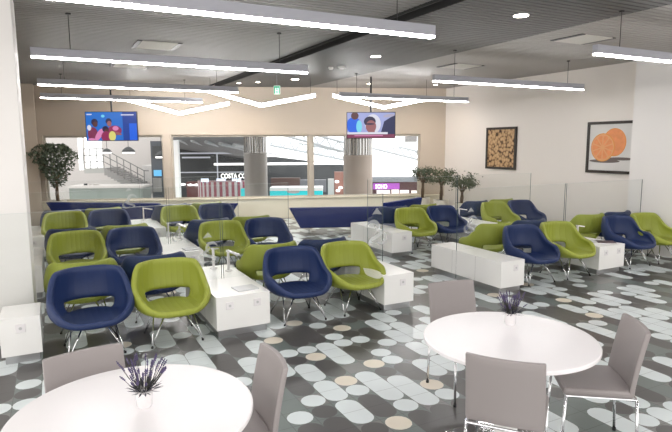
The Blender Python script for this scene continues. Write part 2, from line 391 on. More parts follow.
tv(0, 0, 371, 12.6, 113, 137.5, 47, [('lilac', R4(-1, 1, -1, 1)), ('navy', [(.4, -.7), (1, -.9), (1, .8), (.8, .6), (.55, .3)]), ('grey', ell(.75, .75, .25, .12, rot=.3)), ('royal', ell(-.72, 0, .32, .65)), ('cyan', ell(-.5, -.1, .12, .5)), ('skin', ell(-.68, .75, .16, .3)),
    ('white', ell(.08, .1, .33, .78)), ('hair', ell(-.05, .3, .25, .4)), ('skinl', ell(-.0, -.1, .22, .5)), ('hair', ell(-.05, .1, .2, .07)), ('skinl', ell(.02, -.5, .14, .3)), ('white', R4(-1, .7, -.72, -.55)), ('maroon', R4(-1, 1, -1, -.72)), ('pink', R4(-.7, .5, -.86, -.79))],
   'television at right showing a white haired person above a red caption band', -YAW)

# ================================================================== PICTURES on the right wall
def picture(y0, y1, z0, z1, label):
    t = empty('framed_picture', (9.8, (y0+y1)/2, (z0+z1)/2)); tag(t, label, 'picture', 'framed pictures on the right wall'); w, h = (y1-y0)/2, (z1-z0)/2
    f = .055; mb = MB()
    for q in ((-w, w, h-f, h), (-w, w, -h, -h+f)): mb.box(-.04, 0, q[0], q[1], q[2], q[3])
    for q in ((-w, -w+f), (w-f, w)): mb.box(-.04, 0, q[0], q[1], -h+f, h-f)
    mb.build('picture_frame', mat('dark_wood', (.03, .022, .018), .35), t); return t, w-f, h-f
t, w_, h_ = picture(9.62, 10.63, 1.36, 2.38, 'black framed close-up picture of brown beans filling the sheet')
m = mat('bean_print', (.4, .25, .12), .6); nt = m.node_tree; tc = nt.nodes.new('ShaderNodeTexCoord'); vo = nt.nodes.new('ShaderNodeTexVoronoi'); vo.inputs['Scale'].default_value = 14
mp = nt.nodes.new('ShaderNodeMapping'); mp.inputs['Rotation'].default_value = (.6, .2, 0); nt.links.new(tc.outputs['Object'], mp.inputs[0]); nt.links.new(mp.outputs[0], vo.inputs[0])
cr = nt.nodes.new('ShaderNodeValToRGB'); cr.color_ramp.elements[0].color = (.66, .46, .26, 1); cr.color_ramp.elements[1].color = (.06, .025, .01, 1); cr.color_ramp.elements[1].position = .8
e_ = cr.color_ramp.elements.new(.5); e_.color = (.50, .31, .15, 1)
nt.links.new(vo.outputs['Distance'], cr.inputs[0]); nt.links.new(cr.outputs[0], nt.nodes['Principled BSDF'].inputs['Base Color'])
MB().box(-.02, -.005, -w_, w_, -h_, h_).build('print', m, t)
t, w_, h_ = picture(6.62, 7.68, 1.39, 2.41, 'black framed picture of two orange halves partly hidden behind white pillar')
mb = MB(); mb.box(-.02, -.005, -w_, w_, -h_, h_, 0)
mats = [mat('paper', (.72, .70, .68), .7), mat('orange_peel', (.75, .30, .06), .6), mat('orange_flesh', (.80, .30, .12), .6, noise=.2, nscale=12), mat('orange_pith', (.80, .38, .17), .6), mat('print_shadow', (.16, .13, .12), .7)]
def disc(cy, cz, ry, rz, x, mi, n=28): mb.add([(x, cy-yy, zz) for yy, zz in [(ry*math.cos(2*PI*i/n), cz+rz*math.sin(2*PI*i/n)) for i in range(n)]], [tuple(range(n))], mi)
disc(.12, -.27, .34, .035, -.0205, 4); disc(-.22, -.22, .3, .03, -.0206, 4)
disc(-.08, .10, .255, .275, -.021, 1); disc(-.08, .10, .24, .26, -.0215, 2)
disc(.17, -.0, .265, .28, -.022, 1); disc(.17, 0, .25, .265, -.0225, 3); 
for i in range(10):
    a = 2*PI*i/10
    pts = [(.17-q*math.cos(a+d), q*math.sin(a+d)) for q, d in ((.035, 0), (.22, -.25), (.238, 0), (.22, .25))]
    mb.add([(-.023, y, z) for y, z in pts], [tuple(range(4))], 2)
mb.build('print', mats, t)

# ================================================================== CABINETS
def make_cabinet(w, L, sockets):
    t = empty('low_cabinet'); mb = MB(); mb.box(-w/2, w/2, 0, L, .085, .44)
    MB().box(-w/2+.025, w/2-.025, .05, L-.05, 0, .085).build('plinth', M_plinth, t)
    for s in (-1, 1):
        for j in (1, 2): mb.box(s*w/2-.0015, s*w/2+.0015, j*L/3-.002, j*L/3+.002, .09, .43, 1)
    mb.build('cabinet_body', [M_white, mat('gap_grey', (.5, .49, .48), .7)], t)
    for x in sockets:
        s = MB().box(x-.04, x+.04, -.009, -.0005, .30, .38).build('socket', M_porc, t, bevel=.003)
        MB().lathe([(.014, 0), (.014, .003)], 12).build('socket_well', mat('socket_grey', (.55, .55, .55), .5), s, M=Matrix.Translation((x, -.009, .34)) @ Matrix.Rotation(PI/2, 4, 'X'))
    return t
wide = make_cabinet(.58, 1.5, (-.15, .15)); narrow = make_cabinet(.42, 1.5, (.05,)); short = make_cabinet(.33, .48, (.0,))
def place_cab(src, used, x, y, label):
    o = src if not used else copy_tree(src); o.location = (x, y, 0); tag(o, label, 'cabinet', 'low white cabinets between the chairs'); return o
place_cab(short, 0, -.36, 5.62, 'short white cabinet in the nearest row, in front of the left column')
place_cab(wide, 0, 1.69, 5.40, 'wide white cabinet in the nearest row with a flat magazine near its end')
place_cab(narrow, 0, 3.62, 5.36, 'narrow white cabinet closing the right end of the nearest left row')
place_cab(narrow, 1, 5.38, 5.27, 'narrow white cabinet on the aisle, left end of the nearest right row')
place_cab(wide, 1, 7.52, 5.36, 'wide white cabinet in the nearest right row, with dark leaflets on top')
place_cab(narrow, 1, -.42, 8.0, 'narrow white cabinet behind the left column, nearer of the two')
place_cab(wide, 1, 1.62, 8.0, 'wide white cabinet in the middle left row carrying two desk lamps')
place_cab(narrow, 1, 5.42, 7.95, 'narrow white cabinet in the middle of the aisle, farther from the viewer')
place_cab(wide, 1, 7.42, 8.0, 'wide white cabinet in the middle right row before the potted trees')
place_cab(narrow, 1, -.42, 10.6, 'narrow white cabinet behind the left column, farther of the two')
place_cab(wide, 1, 1.55, 10.6, 'wide white cabinet in the farthest left row beneath the left television')

# ================================================================== LOUNGE CHAIRS
def hole(i, th): return i == 6 or th > PI-.74
def chair_shell():
    NT, NR = 40, 14
    def prof(th):
        a = abs(th)                                  # 0 = front, pi = back
        def sm(x): x = max(0, min(1, x)); return x*x*(3-2*x)
        hr = .365 + .165*sm((a-.35)/1.05) + .25*sm((a-1.42)/.85)
        rx = .335 + .015*sm((a-.4)/.8); ryf = .36; ryb = .28 + .07*sm((a-2.0)/.9)
        return hr, rx, ryf, ryb
    bm = bmesh.new(); V = {}
    ts = [i/NR for i in range(1, NR+1)]
    for j in range(NT):
        th = -PI + 2*PI*j/NT
        hr, rx, ryf, ryb = prof(th)
        sx, cy = math.sin(th), -math.cos(th)
        e = .82; X = math.copysign(abs(sx)**e, sx); Y = math.copysign(abs(cy)**e, cy)
        ry = ryb if Y > 0 else ryf
        for i, t in enumerate(ts):
            if t < .5:
                q = t/.5; f = q*.80; z = .318 + .02*q*q
                f2 = f
            else:
                q = (t-.5)/.5; f2 = .80 + .20*math.sin(q*PI/2)**.8 + .07*math.sin(PI*q**1.1)
                z0 = .338; z = z0 + (hr-z0)*(q**1.15)
            V[i, j] = bm.verts.new((X*rx*f2, Y*ry*f2 + (.0), z))
    c = bm.verts.new((0, 0, .318))
    for j in range(NT): bm.faces.new((c, V[0, j], V[0, (j+1) % NT]))
    for i in range(NR-1):
        for j in range(NT):
            thm = abs(-PI + 2*PI*(j+.5)/NT)
            if thm > PI-.86 and i in (6, 7) and hole(i, thm): continue      # opening between the seat and the backrest
            bm.faces.new((V[i, j], V[i+1, j], V[i+1, (j+1) % NT], V[i, (j+1) % NT]))
    bmesh.ops.recalc_face_normals(bm, faces=bm.faces[:])
    me = bpy.data.meshes.new('shell'); bm.to_mesh(me); bm.free()
    return me
shell_me = None
def make_chair(m):
    global shell_me
    t = empty('lounge_chair')
    if shell_me is None:
        shell_me = chair_shell(); shell_me.materials.append(m)
        o = bpy.data.objects.new('seat_shell', shell_me); COL.objects.link(o)
        md = o.modifiers.new('s', 'SOLIDIFY'); md.thickness = .06; md.offset = 0
        md = o.modifiers.new('u', 'SUBSURF'); md.levels = 1; md.render_levels = 1
        bake(o); o.data.polygons.foreach_set('use_smooth', [True]*len(o.data.polygons)); shell_me = o.data
    else:
        me = shell_me.copy(); me.materials.clear(); me.materials.append(m); o = bpy.data.objects.new('seat_shell', me); COL.objects.link(o)
    o.parent = t
    for sx in (-1, 1):
        for sy in (-1, 1):
            foot = (sx*.25, sy*.25, .012)
            lg = MB().tube([(sx*.10, sy*.16, .30), foot], .0075, 8).tube([(sx*.19, sy*.03, .30), foot], .0065, 8).build('leg', M_chrome, t, smooth=True)
            MB().lathe([(.012, 0), (.012, .018)], 10, (foot[0], foot[1], 0)).build('foot_cap', M_blackp, lg)
    MB().tube([(-.19, -.03, .302), (.19, -.03, .302)], .008).tube([(-.19, .03, .302), (.19, .03, .302)], .008).tube([(-.10, -.16, .302), (-.10, .16, .302)], .008).tube([(.10, -.16, .302), (.10, .16, .302)], .008).build('seat_frame', M_chrome, t)
    return t
protos = {'b': [make_chair(M_blue), 0], 'g': [make_chair(M_green), 0]}
cn = {'b': 'navy blue', 'g': 'lime green'}
def lounge(c, x, y, rz, label, group):
    p = protos[c]; o = p[0] if not p[1] else copy_tree(p[0]); p[1] = 1
    o.location = (x, y, 0); o.rotation_euler = (0, 0, rz); tag(o, label, 'lounge chair', group); return o
rows = {
 ('nearest left row', 5.70): [('b', .25), ('g', 1.01), ('b', 2.43), ('g', 3.16)],
 ('nearest right row', 5.66): [('b', 6.10), ('g', 6.86), ('b', 8.30), ('g', 9.02)],
 ('middle left row', 8.34): [('g', .23), ('b', .98), ('g', 2.32), ('b', 3.06)],
 ('middle right row', 8.34): [('g', 5.98), ('b', 6.72), ('g', 8.10), ('b', 8.84)],
 ('farthest left row', 11.0): [('g', .13), ('b', .88), ('g', 2.20), ('b', 2.94)]}
pos = ('left end', 'left of wide cabinet', 'right of wide cabinet', 'right end')
for (rn, y), lst in rows.items():
    for i, (c, x) in enumerate(lst):
        lounge(c, x, y, random.uniform(-.04, .04), '%s bucket chair facing the viewer, %s, %s' % (cn[c].replace('navy blue', 'navy'), rn, pos[i]), 'lounge chairs facing the viewer')
        mc = 'g' if c == 'b' else 'b'
        lounge(mc, x-.03, y+.90, PI+random.uniform(-.05, .05), '%s chair turned away, behind %s chair at %s, %s' % (cn[mc].split()[0], cn[c].split()[0], rn, pos[i]), 'lounge chairs turned to the windows')

# ================================================================== GLASS SCREENS
def glass_panel(x0, x1, y, label, top=1.34):
    t = empty('glass_screen', (x0, y, 0)); tag(t, label, 'glass screen', 'low glass screens between the seat rows'); L = x1-x0
    MB().box(0.004, L-.004, -.005, .005, .03, top-.002).build('pane', M_glass, t)
    for q in (0, L-.004): MB().box(q, q+.004, -.005, .005, .03, top).build('pane_edge', M_edge, t)
    MB().box(.004, L-.004, -.005, .005, top-.002, top).build('top_edge', mat('bright_glass_edge', (.50, .54, .53), .3), t)
    for q in (.03, L-.09): MB().box(q, q+.06, -.03, .03, 0, .05).build('floor_clamp', M_blackp, t)
    return t
def swirl(px_, z0, s, parent, flip=1):     # frosted curl and leaf motif on the pane
    mb = MB()
    def ribbon(pts, wd):
        n = len(pts); vs = []
        for i, (x, z) in enumerate(pts):
            a = pts[max(0, i-1)]; b = pts[min(n-1, i+1)]; dx, dz = b[0]-a[0], b[1]-a[1]; L = math.hypot(dx, dz) or 1
            wv = wd*(math.sin(PI*(i+.6)/(n+.2)))
            vs += [(x-dz/L*wv, z+dx/L*wv), (x+dz/L*wv, z-dx/L*wv)]
        mb.add([(px_+flip*x*s, -.0065, z0+z*s) for x, z in vs], [(2*i, 2*i+1, 2*i+3, 2*i+2) for i in range(n-1)])
    ribbon([(.30*math.sin(a*1.5)*(1-a/7), -.1+.12*a) for a in [i*.25 for i in range(22)]], .07)
    ribbon([(.15+.22*math.cos(a), .45+.2*math.sin(a)) for a in [i*.3 for i in range(15)]], .06)
    ribbon([(-.15+.2*math.cos(a), .1+.18*math.sin(a)) for a in [2+i*.3 for i in range(13)]], .06)
    mb.add([(px_+flip*x*s, -.0065, z0+z*s) for x, z in ((-.2, .85), (0, 1.08), (.18, .87), (.03, .88))], [(0, 3, 1), (3, 2, 1)])
    mb.build('frosted_motif', M_frost, parent)
g = glass_panel(-.60, 1.68, 6.18, 'clear glass screen on the nearest left row, left half by the column'); swirl(2.13, .68, .3, g)
g = glass_panel(1.70, 3.90, 6.18, 'clear glass screen on the nearest left row, right half'); swirl(2.10, .70, .42, g, -1)
g = glass_panel(5.17, 7.40, 6.18, 'clear glass screen on the nearest right row beside the aisle'); swirl(.25, .72, .32, g)
g = glass_panel(7.43, 9.38, 6.18, 'clear glass screen on the nearest right row, next to the white pillar')
g = glass_panel(-.60, 1.55, 8.78, 'clear glass screen on the middle left row, left half')
g = glass_panel(1.58, 3.60, 8.78, 'clear glass screen on the middle left row, right half'); swirl(.12, .5, .25, g)
g = glass_panel(5.20, 7.3, 8.78, 'clear glass screen on the middle right row beside the aisle'); 
g = glass_panel(7.33, 9.4, 8.78, 'clear glass screen on the middle right row, ending near the wall')
g = glass_panel(-.60, 1.5, 11.38, 'clear glass screen on the farthest left row, left half'); swirl(1.9, .8, .35, g)
g = glass_panel(1.53, 3.5, 11.38, 'clear glass screen on the farthest left row, right half')

# ================================================================== DESK LAMPS and papers on cabinets
def make_desk_lamp():
    t = empty('desk_lamp'); MB().lathe([(.045, 0), (.045, .01), (.012, .015)], 16).build('base', M_porc, t)
    MB().box(-.014, .014, -.01, .01, .012, .25).build('post', M_porc, t)
    MB().hexa([(-.022, -.18, .215), (.022, -.18, .215), (.022, .015, .248), (-.022, .015, .248)], [(-.022, -.18, .232), (.022, -.18, .232), (.022, .015, .266), (-.022, .015, .266)]).build('lamp_head', M_porc, t)
    return t
dl = make_desk_lamp(); first = True
for x, y, rz, lab in ((1.86, 6.52, .5, 'slim white desk lamp on the cabinet with the magazine, nearer of its two'), (1.73, 6.74, 2.6, 'slim white desk lamp on the cabinet with the magazine, farther of its two'),
                      (1.80, 9.15, .4, 'slim white desk lamp on the middle left cabinet, nearer of its two'), (1.66, 9.38, 2.8, 'slim white desk lamp on the middle left cabinet, farther of its two'),
                      (1.62, 11.9, 1.2, 'slim white desk lamp on the farthest left cabinet'),
                      (7.33, 5.85, 1.75, 'slim white desk lamp on the nearest right wide cabinet, arm pointing to the picture wall'),
                      (7.2, 8.55, 1.5, 'slim white desk lamp on the middle right cabinet, nearer side of the glass'), (7.42, 9.0, -1.5, 'slim white desk lamp on the middle right cabinet, farther side of the glass')):
    o = dl if first else copy_tree(dl); first = False
    o.location = (x, y, .44); o.rotation_euler = (0, 0, rz); tag(o, lab, 'desk lamp', 'white desk lamps on the cabinets')
def paper(x, y, w, l, rz, m, lab, th=.008, z=.44):
    o = MB().box(-w/2, w/2, -l/2, l/2, 0, th).build('magazine', m); o.location = (x, y, z); o.rotation_euler = (0, 0, rz); tag(o, lab, 'magazine')
paper(1.78, 5.62, .24, .2, .1, mat('grey_cover', (.62, .62, .64), .3), 'pale grey square magazine lying near the cabinet end', .012)
paper(7.68, 5.60, .2, .27, .9, mat('dark_cover', (.12, .08, .09), .4), 'dark printed leaflet on the nearest right wide cabinet, close to the blue chair')
paper(7.50, 5.75, .2, .27, 1.4, mat('light_cover', (.6, .6, .6), .4), 'pale printed leaflet beside the dark leaflet on the right cabinet')
paper(1.78, 8.2, .24, .2, .1, MATS['grey_cover'], 'pale grey magazine on the middle left cabinet', .012)

# ================================================================== SOFAS along the windows
def sofa(A, B, z0, z1, depth, label, flare=(.25, .1), legs=(.2, .8)):
    A = Vector(A); B = Vector(B); d = (B-A); L = d.length; rz = math.atan2(d.y, d.x)
    t = empty('sofa', (A.x, A.y, 0), rz); tag(t, label, 'sofa', 'navy sofas in front of the windows')
    f0, f1 = flare
    MB().hexa([(f0, 0, z0), (L-f1, 0, z0), (L-f1, .12, z0), (f0, .12, z0)], [(0, -.03, z1), (L, -.03, z1), (L, .09, z1), (0, .09, z1)]).build('backrest', M_sofa, t, bevel=.02)
    MB().box(f0, L-f1, .12, depth, z0, z0+.26).build('seat', M_sofa, t, bevel=.03)
    for q in legs:
        for yy in (.06, depth-.08): MB().tube([(q*L, yy, 0), (q*L, yy, z0)], .012).build('leg', M_chrome, t)
    return t
sofa((4.58, 11.14), (6.62, 10.30), .14, .60, .62, 'navy sofa with slanted left end, middle of room under the windows')
sofa((6.88, 10.78), (8.40, 11.45), .14, .62, .6, 'navy sofa running toward the potted trees, its far end flared', (.0, .12))
sofa((-.19, 14.55), (2.11, 12.87), .16, .67, .5, 'navy sofa at far left beside the leafy tree', (.3, .05))
sofa((2.35, 13.20), (3.9, 12.65), .14, .60, .6, 'navy sofa behind the farthest left seats, right of the tree', (.05, .3))

# ================================================================== TREES
def tree(x, y, soil, top, spread, trunk_h, m, label, potw=.2, n=1500, shape='cone', leaf=.035):
    t = empty('potted_tree', (x, y, 0)); tag(t, label, 'potted tree')
    pot = MB().lathe([(potw*.82, 0), (potw, soil), (potw*.9, soil), (potw*.88, soil-.05)], 4 if False else 24).build('planter', M_pot, t, smooth='auto')
    MB().lathe([(potw*.87, 0), (potw*.87, .02)], 20, (0, 0, soil-.04)).build('soil', M_soil, t)
    base = soil-.03; H = top-base; mb = MB(); rnd = random.Random(int(x*100)+int(y*10)); tips = []
    for k in range(3):
        a = k*2.1; mb.tube([(0.02*math.cos(a), .02*math.sin(a), base), (.03*math.cos(a+1), .03*math.sin(a+1), base+trunk_h*.5), (.02*math.cos(a+2), .02*math.sin(a+2), base+trunk_h)], [.026, .02, .018], 6)
    for k in range(16):
        a = k*2.4; q = rnd.uniform(.3, 1); r = spread*rnd.uniform(.35, .85); z = base+trunk_h+(H-trunk_h)*rnd.uniform(.25, .8)
        tip = Vector((r*math.cos(a), r*math.sin(a), z)); st = Vector((0, 0, base+trunk_h*rnd.uniform(.8, 1.05))); mid = (st+tip)/2+Vector((0, 0, .03))
        mb.tube([st, mid, tip], [.012, .008, .004], 5); tips.append(tip)
    mb.build('trunk', M_bark, t, smooth=True)
    fb = MB(); ctr = [rnd.choice(tips) for _ in range(14)]
    for k in range(n):
        if shape == 'cone':
            q = rnd.random()**.6; z = base+trunk_h*.85+(H-trunk_h*.85)*q; rm = spread*(.25+.95*min(1, q*1.25))*(1 if q < .8 else 1-.9*(q-.8)/.2*.6)
            a = rnd.uniform(0, 2*PI); r = rm*rnd.random()**.45*(1+.18*math.sin(3*a+5*q)); c = Vector((r*math.cos(a), r*math.sin(a), z))
        else:
            c0 = rnd.choice(tips); g = Vector((rnd.gauss(0, 1), rnd.gauss(0, 1), rnd.gauss(0, .7)))*spread*.2; c = c0+g
            c.z = min(c.z, top)
        d = Vector((rnd.gauss(0, 1), rnd.gauss(0, 1), rnd.gauss(.2, .7))).normalized(); s = d.orthogonal().normalized(); s = (Matrix.Rotation(rnd.uniform(0, 6.28), 3, d) @ s)
        l = leaf*rnd.uniform(.7, 1.4); up = d.cross(s)*l*.12
        fb.add([c-d*l, c+s*l*.42+up, c+d*l, c-s*l*.42+up], [(0, 1, 2), (0, 2, 3)])
    fb.build('foliage', m, t)
    return t
tree(.06, 15.45, .62, 2.03, .47, .42, M_leaf, 'bushy dark tree widening upward at far left by the pilaster', .2, 1500, 'cone', .05)
tree(8.80, 11.95, .56, 1.40, .34, .42, M_leaf, 'small potted tree against the window end, leftmost of the three', .2, 900, 'round', .03)
tree(8.95, 11.35, .54, 1.38, .36, .40, M_leaf2, 'small potted tree in the middle of the three by the wall', .2, 900, 'round', .03)
tree(9.02, 10.62, .53, 1.36, .40, .30, M_leaf2, 'small potted tree with forked trunk, rightmost of the three', .22, 1000, 'round', .03)

# ================================================================== CAFE TABLES, CHAIRS, LAVENDER
def cafe_table(x, y, r, label):
    t = empty('round_table', (x, y, 0)); tag(t, label, 'table', 'round white cafe tables')
    MB().lathe([(r-.012, .715), (r, .722), (r, .74), (r-.006, .745)], 96).build('tabletop', M_table, t, smooth='auto')
    MB().lathe([(.16, .70), (.16, .715)], 24).build('mount_plate', M_plinth, t)
    MB().box(-.055, .055, -.055, .055, .03, .70).build('pedestal', M_white, t, bevel=.006)
    MB().box(-.28, .28, -.28, .28, 0, .03).build('base_plate', M_chrome, t, bevel=.008)
cafe_table(2.57, 2.53, .55, 'round white cafe table at right, surrounded by three grey chairs')
cafe_table(.27, 2.63, .56, 'round white cafe table cut off by the lower left corner')
def make_cafe_chair():
    t = empty('cafe_chair')
    me = MB(); n = 8      # seat pad
    MB().box(-.215, .215, -.22, .20, .425, .475).build('seat', M_taupe, t, bevel=.018)
    rows_ = []; mb = MB(); nz, nx = 8, 8; th = .032
    def P(u, v, off):
        x = (-.5+u)*(.43-.01*v); z = .44+v*.41; y = .195+.075*v**1.3 + .03*(1-(2*u-1)**2) + off
        return (x, y, z)
    for off in (0, -th):
        for j in range(nz+1):
            for i in range(nx+1): mb.v.append(P(i/nx, j/nz, off))
    N = (nx+1)*(nz+1)
    for j in range(nz):
        for i in range(nx):
            a = j*(nx+1)+i; mb.f.append((a+1, a, a+nx+1, a+nx+2)); mb.f.append((N+a, N+a+1, N+a+nx+2, N+a+nx+1)); mb.m += [0, 0]
    for i in range(nx):
        a = i; b = nz*(nx+1)+i; mb.f.append((a, a+1, N+a+1, N+a)); mb.f.append((b+1, b, N+b, N+b+1)); mb.m += [0, 0]
    for j in range(nz):
        a = j*(nx+1); b = a+nx; mb.f.append((a+nx+1, a, N+a, N+a+nx+1)); mb.f.append((b, b+nx+1, N+b+nx+1, N+b)); mb.m += [0, 0]
    mb.build('backrest', M_taupe, t, bevel=.009, smooth='auto')
    for sx in (-1, 1):
        for y0, y1 in ((-.20, -.22), (.215, .235)):
            lg = MB().tube([(sx*.205, y0, .42), (sx*.212, y1, .012)], .0095, 10).build('leg', M_chrome, t, smooth=True)
            MB().lathe([(.013, 0), (.013, .02)], 10, (sx*.212, y1, 0)).build('foot_cap', M_blackp, lg)
    MB().tube([(-.205, .215, .42), (.205, .215, .42)], .009).tube([(-.205, -.20, .42), (.205, -.20, .42)], .009).tube([(-.205, -.2, .42), (-.205, .215, .42)], .009).tube([(.205, -.2, .42), (.205, .215, .42)], .009).build('seat_frame', M_chrome, t)
    return t
cc = make_cafe_chair(); first = True
for x, y, rz, lab in ((2.86, 3.28, -.17, 'grey upholstered cafe chair behind the right round table'),
                      (2.30, 2.25, math.atan2(.78, -.62), 'grey upholstered cafe chair with its back to the viewer at the right table'),
                      (3.06, 2.28, math.atan2(-.80, -.60), 'grey upholstered cafe chair on the right side of the right table, seat visible'),
                      (.13, 3.03, .17, 'grey upholstered cafe chair behind the lower left table'),
                      (.76, 2.74, -PI/2-.05, 'grey upholstered cafe chair right of the lower left table, seen edge-on')):
    o = cc if first else copy_tree(cc); first = False
    o.location = (x, y, 0); o.rotation_euler = (0, 0, rz); tag(o, lab, 'chair', 'grey cafe chairs')
def lavender(x, y, label, seed, s=1.0):
    t = empty('lavender_pot', (x, y, .745)); tag(t, label, 'potted lavender', 'lavender pots on the cafe tables'); rnd = random.Random(seed)
    MB().lathe([(.030, 0), (.036, .01), (.040, .085), (.037, .085), (.034, .07)], 24).build('pot', M_porc, t, smooth='auto')
    st = MB(); fl = MB(); lf = MB()
    for k in range(52):
        a = rnd.uniform(0, 6.28); lean = rnd.uniform(.1, 1.0); h = rnd.uniform(.07, .15)*s
        p0 = Vector((.02*math.cos(a), .02*math.sin(a), .08)); p1 = p0+Vector((math.cos(a)*lean*.085*s, math.sin(a)*lean*.085*s, h)); pm = (p0+p1)/2+Vector((0, 0, -.006))
        st.tube([p0, pm, p1], .0013, 4)
        d = (p1-p0).normalized()
        for q in range(4):
            c = p1-d*(.009*q); rad = .0068*s*(1-.12*q) if q else .003
            fl.tube([c-d*.004, c, c+d*.004], [.002, rad, .002], 6)
    for k in range(90):
        a = rnd.uniform(0, 6.28); ln = rnd.uniform(.04, .08); el = rnd.uniform(.05, 1.0); d = Vector((math.cos(a)*math.cos(el), math.sin(a)*math.cos(el), math.sin(el)))
        p0 = Vector((.028*math.cos(a), .028*math.sin(a), .082)); s_ = Vector((-math.sin(a), math.cos(a), 0))*.004
        lf.add([p0, p0+d*ln*.5+s_, p0+d*ln, p0+d*ln*.5-s_], [(0, 1, 2, 3)])
    st.build('stems', M_lavd, t)['kind'] = 'stuff'; fl.build('flowers', M_lav, t)['kind'] = 'stuff'; lf.build('leaves', mat('dusk_leaf', (.035, .035, .06), .8), t)['kind'] = 'stuff'
lavender(2.76, 2.71, 'purple lavender in small white pot on the right round table', 3)
lavender(.32, 2.65, 'purple lavender in small white pot on the lower left table', 5, 1.12)

# ================================================================== THE HALL BEYOND THE WINDOWS
YR = -YAW; HF = -1.6      # the hall floor lies lower than the lounge
def flat(name, px0, px1, py0, py1, D, th, m, label=None, cat=None, group=None, parent=None, kind=None, bevel=0):
    a = at(px0, py1, D); b = at(px1, py1, D); z0 = at((px0+px1)/2, py1, D).z if py1 < 195 else HF; z1 = at((px0+px1)/2, py0, D).z
    L = (b-a).xy.length
    o = MB().box(0, L, 0, th, 0, z1-z0).build(name, m, bevel=bevel)
    o.location = (a.x, a.y, z0); o.rotation_euler = (0, 0, YR)
    if parent is not None:
        o.parent = parent; o.matrix_parent_inverse = parent.matrix_world.inverted() if False else Matrix.Identity(4)
        o.location = Vector((a.x, a.y, z0)) - parent.location
    if label: tag(o, label, cat, group)
    if kind: o['kind'] = kind
    return o
Mh_white = mat('hall_white', (.60, .565, .555), .6); Mh_dark = mat('hall_dark', (.07, .075, .08), .6); Mh_grey = mat('hall_grey', (.32, .31, .31), .5)
Mh_sky = mat('daylight_glazing', (.8, .8, .8), .5, emit=(1, 1, 1), es=1.25)
Mh_lamp = mat('hall_lamp_white', (.9, .9, .9), .5, emit=(1, .97, .95), es=1.5)
Mh_steel = mat('truss_white', (.72, .73, .76), .5)
c0 = at(230, 200, 31); 
o = MB().box(-26, 26, -14.5, 22, -.06, -.012).build('floor', mat('hall_floor', (.35, .34, .33), .3)); o.location = (c0.x, c0.y, HF); o.rotation_euler = (0, 0, YR); struct(o, 'grey floor of the hall beyond the glass', 'floor')
# left bay: white wall, stair, daylight panel
o = flat('wall_hall', 20, 166, 118, 203, 25, .3, Mh_white); struct(o, 'white wall of the hall behind the stair', 'wall')
o = flat('wall_hall_side', 20, 160, 134, 137.5, 22, .3, mat('hall_band', (.25, .2, .18), .6)); struct(o, 'dark soffit band', 'wall')
flat('glazed_screen', 86, 102, 136, 168, 22.5, .1, Mh_sky, 'tall bright glazed panel at the head of the hall stair', 'glass panel')
flat('bright_strip', 79.5, 83, 138, 170, 22.5, .1, Mh_sky, 'narrow bright strip left of the tall glazed panel', 'glass panel')
ds = flat('dark_shelf', 153, 164.5, 141, 199, 21, .5, mat('display_dark', (.10, .11, .13), .5), 'dark display tower at the right of the first window', 'display')
for q in ((154, 163.5, 146, 158, Mh_dark), (155.5, 163, 170, 176, mat('display_blue', (.1, .35, .6), .4, emit=(.1, .35, .6), es=.6)), (154.5, 163, 178, 192, Mh_grey)):
    flat('display_panel', q[0], q[1], q[2], q[3], 20.95, .04, q[4], parent=ds)
for o in ds.children: o.rotation_euler = (0, 0, 0); o.location = Vector((o.location.x, o.location.y, o.location.z)) if False else o.location
# stair
st = empty('staircase', at(112, 196, 22)); tag(st, 'grey flight of stairs with railing descending rightward beyond the glass', 'staircase')
mb = MB(); A = at(104, 168, 22)-st.location; B = at(145, 190, 22)-st.location; dp = nF*1.4
for i in range(13):
    p = A.lerp(B, i/13); q = A.lerp(B, (i+1)/13)
    mb.hexa([p+Vector((0,0,-.30)), Vector((q.x, q.y, p.z-.30)), Vector((q.x, q.y, p.z-.30))+dp, p+Vector((0,0,-.30))+dp], [p, Vector((q.x, q.y, p.z)), Vector((q.x, q.y, p.z))+dp, p+dp])
mb.build('steps', Mh_grey, st)
mb = MB(); A0_ = at(84, 168.5, 22)-st.location
mb.hexa([A0_+Vector((0,0,-.2)), A+Vector((0,0,-.2)), A+Vector((0,0,-.2))+dp, A0_+Vector((0,0,-.2))+dp], [A0_, A, A+dp, A0_+dp]); mb.build('landing', mat('landing_grey', (.45, .45, .44), .5), st)
up = Vector((0, 0, .78)); mb = MB()
for k in (1, .66, .33): mb.tube([A0_+up*k, A+up*k, B+up*k], .02, 6)
mb.tube([B+up, B+up+(B-A)*.12+Vector((0,0,.1))], .02, 6)
for i in range(7): p = A.lerp(B, i/6); mb.tube([p, p+up], .02, 6)
for i in range(3): p = A0_.lerp(A, i/3); mb.tube([p, p+up], .02, 6)
mb.build('railing', mat('rail_grey', (.25, .25, .25), .4, .6), st)
flat('white_block', 143, 157, 165.5, 181, 23, .8, mat('hall_white2', (.72, .70, .70), .6), 'white boxed bulkhead at the foot of the hall stair', 'bulkhead')
for x, y, lab in ((107, 152, 'leftmost'), (128.5, 152, 'middle'), (161.5, 156.5, 'rightmost')):
    t = empty('dome_lamp', at(x, y, 19)); tag(t, 'dark dome pendant lamp glowing beneath beyond first window, %s of three' % lab, 'pendant lamp', 'dome lamps beyond the first window')
    s = 1.15 if x > 110 else .8
    MB().lathe([(.20*s, 0), (.17*s, .06*s), (.09*s, .13*s), (.02*s, .16*s)], 20).build('shade', Mh_dark, t, smooth=True)
    MB().lathe([(.17*s, -.05), (.18*s, -.005)], 20).build('bulb', Mh_lamp, t); MB().tube([(0, 0, .15), (0, 0, 3.6-t.location.z)], .008, 5).build('cord', M_blackp, t)
